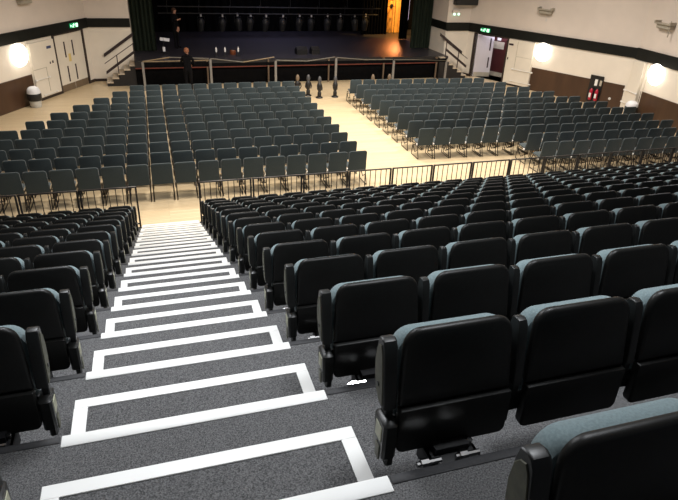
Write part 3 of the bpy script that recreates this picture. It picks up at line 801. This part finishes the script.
# short stands with grey heads on the hall floor between the blocks
for k, (xx, yy, lab) in enumerate(((6.10, 24.5, 'short black stand behind the last left chair row'), (6.58, 24.45, 'short black floor stand, leftmost of three in the centre aisle'),
                    (6.98, 24.0, 'short black floor stand, middle of three in the centre aisle'), (7.72, 24.05, 'short black floor stand below the barrier post, rightmost of three'),
                    (9.55, 24.2, 'pinkish topped stand peeping over the right block, left one'), (10.35, 24.2, 'pinkish topped stand peeping over the right block, right one'))):
    t = thing('floor_stand', lab, 'stand', (xx, yy, FZ), 0.3*k, 'short stands in front of the stage')
    h = 0.94 if k < 4 else 0.93
    b = MB(); b.lathe([(0.15, 0), (0.16, 0.02), (0.14, 0.05), (0.05, 0.06)], n=16); b.build('base', 'black', t)
    b = MB(); b.lathe([(0.07, 0.05), (0.085, 0.10), (0.085, 0.24), (0.06, 0.28), (0.11, 0.42), (0.12, 0.52), (0.10, 0.62), (0.05, 0.70)], n=12); b.build('column', 'black', t)
    b = MB(); b.tube([(-0.12, 0, 0.58), (-0.16, -0.02, 0.42), (-0.10, -0.06, 0.33)], 0.025, 6); b.tube([(0.12, 0, 0.58), (0.16, -0.02, 0.42), (0.10, -0.06, 0.33)], 0.025, 6); b.build('side_handle', 'black', t)
    b = MB(); b.lathe([(0.04, h-0.30), (0.075, h-0.25), (0.085, h-0.16), (0.07, h-0.06), (0.03, h)], n=12); b.build('head', 'standhead' if k not in (0, 4, 5) else 'kick', t)

# ------------------------------------------------------------------ people
def skinned(name, joints, edges, root, mats, matfn, parent=None, sub=2):
    me = bpy.data.meshes.new(name); keys = list(joints)
    me.from_pydata([joints[k][0] for k in keys], [(keys.index(a), keys.index(b)) for a, b in edges], [])
    o = bpy.data.objects.new(name, me); COL.objects.link(o)
    md = o.modifiers.new('s', 'SKIN'); md.use_smooth_shade = True
    lay = me.skin_vertices[0].data if len(me.skin_vertices) else None
    if lay is None:
        bm = bmesh.new(); bm.from_mesh(me); bm.verts.layers.skin.verify(); bm.to_mesh(me); bm.free()
        lay = me.skin_vertices[0].data
    for i, k in enumerate(keys):
        r = joints[k][1]; lay[i].radius = r if isinstance(r, tuple) else (r, r); lay[i].use_root = (k == root)
    sd = o.modifiers.new('u', 'SUBSURF'); sd.levels = sub; sd.render_levels = sub
    dg = bpy.context.evaluated_depsgraph_get(); dg.update()
    m2 = bpy.data.meshes.new_from_object(o.evaluated_get(dg))
    o.modifiers.clear(); o.data = m2
    m2.materials.clear()
    for m in mats: m2.materials.append(M[m])
    for p in m2.polygons:
        p.material_index = matfn(p.center); p.use_smooth = True
    if parent: o.parent = parent
    return o
def person(loc, rz, label, S, pose, hairmat):
    t = thing('person', label, 'person', loc, rz)
    J = {
     'pelvis': ((0, 0, 0.95), (0.15, 0.11)), 'waist': ((0, 0, 1.10), (0.14, 0.10)), 'chest': ((0, 0.0, 1.32), (0.17, 0.115)),
     'neck0': ((0, 0.0, 1.47), (0.075, 0.07)), 'neck': ((0, 0.01, 1.54), (0.052, 0.052)), 'chin': ((0, 0.03, 1.60), (0.062, 0.07)),
     'head': ((0, 0.02, 1.68), (0.082, 0.095)), 'crown': ((0, 0.01, 1.755), (0.062, 0.07))}
    E = [('pelvis', 'waist'), ('waist', 'chest'), ('chest', 'neck0'), ('neck0', 'neck'), ('neck', 'chin'), ('chin', 'head'), ('head', 'crown')]
    for s, n in ((-1, 'L'), (1, 'R')):
        J['sh'+n] = ((s*0.17, 0, 1.42), 0.068); J['el'+n] = (pose['el'+n], 0.046); J['wr'+n] = (pose['wr'+n], 0.030)
        hd = (Vector(pose['wr'+n])-Vector(pose['el'+n])).normalized()
        w = Vector(pose['wr'+n]); J['pa'+n] = (tuple(w+hd*0.08), (0.034, 0.020))
        E += [('chest', 'sh'+n), ('sh'+n, 'el'+n), ('el'+n, 'wr'+n), ('wr'+n, 'pa'+n)]
        side = hd.cross(Vector((0, 1, 0.3))).normalized()
        for q in range(4):
            a = w+hd*0.10+side*(q-1.5)*0.018; c = a+hd*(0.045, 0.055, 0.050, 0.038)[q]
            J['f%s%d' % (n, q)] = (tuple(a), 0.009); J['g%s%d' % (n, q)] = (tuple(c+Vector((0, 0.012, 0))), 0.007)
            E += [('pa'+n, 'f%s%d' % (n, q)), ('f%s%d' % (n, q), 'g%s%d' % (n, q))]
        th = w+hd*0.04+side*(-s)*0.045; J['th'+n] = (tuple(th), 0.010); E.append(('wr'+n, 'th'+n))
        J['hip'+n] = ((s*0.095, 0, 0.86), 0.095); J['kn'+n] = (pose['kn'+n], 0.062); J['an'+n] = (pose['an'+n], 0.042)
        an = Vector(pose['an'+n]); J['he'+n] = (tuple(an+Vector((0, -0.02, -0.045))), 0.035); J['to'+n] = (tuple(an+Vector((s*0.02, 0.16, -0.055))), (0.038, 0.026))
        E += [('pelvis', 'hip'+n), ('hip'+n, 'kn'+n), ('kn'+n, 'an'+n), ('an'+n, 'he'+n), ('he'+n, 'to'+n)]
    J = {k: (tuple(Vector(v[0])*S), tuple(x*S for x in v[1]) if isinstance(v[1], tuple) else v[1]*S) for k, v in J.items()}
    wl, wr = Vector(J['wrL'][0]), Vector(J['wrR'][0])
    def mf(c):
        if c.z > 1.53*S: return 0
        for w, e in ((wl, Vector(J['elL'][0])), (wr, Vector(J['elR'][0]))):
            if (c-w).dot((w-e).normalized()) > -0.01 and (c-w).length < 0.24*S: return 0
        return 1 if c.z > 0.93*S else 2
    skinned('body', J, E, 'pelvis', ['skin', 'suit', 'trousers'], mf, t)
    # nose, ears and hair
    b = MB(); b.lathe([(0.012, -0.02), (0.014, 0.0), (0.004, 0.03)], c=(0, 0.118, 1.665), n=8, T=Matrix.Scale(S, 4)); b.build('nose', 'skin', t)
    for s in (-1, 1):
        b = MB(); b.box(s*0.083-0.008, s*0.083+0.008, -0.005, 0.025, 1.645, 1.70, T=Matrix.Scale(S, 4), bev=0.006); b.build('ear', 'skin', t)
        b = MB(); b.lathe([(0.001, -0.012), (0.011, -0.006), (0.012, 0.0), (0.001, 0.010)], c=(s*0.032, 0.108, 1.69), n=8, T=Matrix.Scale(S, 4)); b.build('eye', 'black', t)
    b = MB(); b.box(-0.025, 0.025, 0.100, 0.112, 1.610, 1.620, T=Matrix.Scale(S, 4), bev=0.003); b.build('mouth', 'instrument', t)
    b = MB(); loops = []
    for k in range(7):
        a = k/6*PI*0.52; r = 0.102*math.cos(a) if k < 6 else 0.004; z = 1.685+0.105*math.sin(a)
        loops.append([(r*math.cos(q*PI/8), -0.012+1.12*r*math.sin(q*PI/8)+(0.0), z+(-0.07 if (k == 0 and math.sin(q*PI/8) < 0.3) else 0)) for q in range(16)])
    b.loft(loops, T=Matrix.Scale(S, 4)); b.build('hair', hairmat, t)
    b = MB(); b.lathe([(0.100, 0), (0.085, 0.02), (0.062, 0.05), (0.060, 0.055)], c=(0, 0.0, 1.475), n=14, T=Matrix.Scale(S, 4)); b.build('collar', 'suit', t)
    return t
person((1.30, 30.75, SZ), math.radians(-128), 'person in black suit standing on the stage holding one hand raised', 1.07,
       dict(elL=(-0.26, -0.04, 1.15), wrL=(-0.23, 0.02, 0.90), elR=(0.25, 0.02, 1.16), wrR=(0.14, 0.26, 1.28),
            knL=(-0.10, 0.02, 0.50), anL=(-0.12, 0.0, 0.09), knR=(0.10, 0.02, 0.50), anR=(0.13, 0.02, 0.09)), 'hair')
person((1.47, 25.80, FZ), math.radians(-15), 'person in dark clothes standing at the left barrier with their back turned', 1.08,
       dict(elL=(-0.27, 0.06, 1.17), wrL=(-0.15, 0.20, 1.08), elR=(0.27, 0.06, 1.16), wrR=(0.15, 0.20, 1.07),
            knL=(-0.10, 0.01, 0.50), anL=(-0.11, -0.02, 0.09), knR=(0.10, 0.01, 0.50), anR=(0.11, -0.02, 0.09)), 'redhair')

# ------------------------------------------------------------------ ceiling
mb = MB(); mb.box(-12, 24, -6, 38, FZ+WTOP, FZ+WTOP+0.2)
struct(mb.build('ceiling', 'upper', smooth=0))

# ------------------------------------------------------------------ lights
def area(name, loc, size, power, col, rot=(0, 0, 0), sy=None, spread=None):
    L = bpy.data.lights.new(name, 'AREA'); L.energy = power; L.color = col; L.size = size
    if sy: L.shape = 'RECTANGLE'; L.size_y = sy
    if spread: L.spread = spread
    o = bpy.data.objects.new(name, L); COL.objects.link(o); o.location = loc; o.rotation_euler = rot
    return o
WARM = (1.0, 0.915, 0.80); COOL = (0.93, 0.96, 1.0)
HZ = FZ+WTOP-0.15
SP = math.radians(150)
area('ceiling_light', (7.0, 21.0, HZ), 1.6, 620, WARM, spread=SP)
area('ceiling_light', (8.5, 16.0, HZ), 1.6, 660, WARM, spread=SP)
area('ceiling_light', (1.5, 13.5, HZ), 1.4, 480, WARM, spread=SP)
area('ceiling_light', (13.5, 18.5, HZ), 1.6, 560, WARM, spread=SP)
area('ceiling_light', (0.5, 18.5, HZ), 1.6, 520, WARM, spread=SP)
area('ceiling_light', (5.0, 8.5, HZ), 1.2, 200, COOL, spread=SP)
area('ceiling_light', (-0.3, 4.0, HZ), 1.0, 270, COOL, spread=SP)
area('ceiling_light', (2.0, 1.0, HZ), 1.0, 110, COOL, spread=SP)
area('ceiling_light', (12.0, 7.5, HZ), 1.2, 220, COOL, spread=SP)
def spot(name, loc, tgt, power, col, ang, size=0.1):
    L = bpy.data.lights.new(name, 'SPOT'); L.energy = power; L.color = col; L.spot_size = math.radians(ang); L.spot_blend = 0.6; L.shadow_soft_size = size
    o = bpy.data.objects.new(name, L); COL.objects.link(o); o.location = loc
    o.rotation_euler = (Vector(tgt)-Vector(loc)).to_track_quat('-Z', 'Y').to_euler()
spot('stage_orange_light', (14.7, 33.9, FZ+6.5), (14.75, 35.5, FZ+2.6), 3400, (1.0, 0.55, 0.14), 70)
spot('stage_orange_light', (14.9, 34.6, FZ+3.2), (13.6, 32.4, SZ), 420, (1.0, 0.30, 0.10), 55)  # extra spot added for the red spill on the stage floor
area('stage_blue_fill', (7, 33.0, FZ+7.5), 3.0, 90, (0.70, 0.70, 1.0), spread=math.radians(100))  # added fill that lightens the dark stage, no fixture behind it
L = bpy.data.lights.new('lobby_light', 'POINT'); L.energy = 34; L.color = (0.86, 0.86, 1.0); L.shadow_soft_size = 0.2
lo = bpy.data.objects.new('lobby_light', L); COL.objects.link(lo)
lo.location = aR+Vector((math.cos(gR)*1.3-math.sin(gR)*0.9, math.sin(gR)*1.3+math.cos(gR)*0.9, 2.35))

w = bpy.data.worlds.new('World'); SC.world = w; w.use_nodes = True
w.node_tree.nodes['Background'].inputs['Color'].default_value = (0.80, 0.86, 1.0, 1)
w.node_tree.nodes['Background'].inputs['Strength'].default_value = 0.10

# ------------------------------------------------------------------ camera
cd = bpy.data.cameras.new('camera'); co = bpy.data.objects.new('camera', cd); COL.objects.link(co)
cd.sensor_fit = 'HORIZONTAL'; cd.sensor_width = 36.0; cd.lens = CAMF*36.0/678.0; cd.clip_start = 0.05; cd.clip_end = 200
r, u, fw = AX
mt = Matrix(((r.x, u.x, -fw.x, CAMC.x), (r.y, u.y, -fw.y, CAMC.y), (r.z, u.z, -fw.z, CAMC.z), (0, 0, 0, 1)))
co.matrix_world = mt
SC.camera = co
SC.view_settings.view_transform = 'Standard'; SC.view_settings.look = 'None'
SC.view_settings.exposure = 0.0; SC.view_settings.gamma = 1.0; SC.view_settings.use_curve_mapping = False
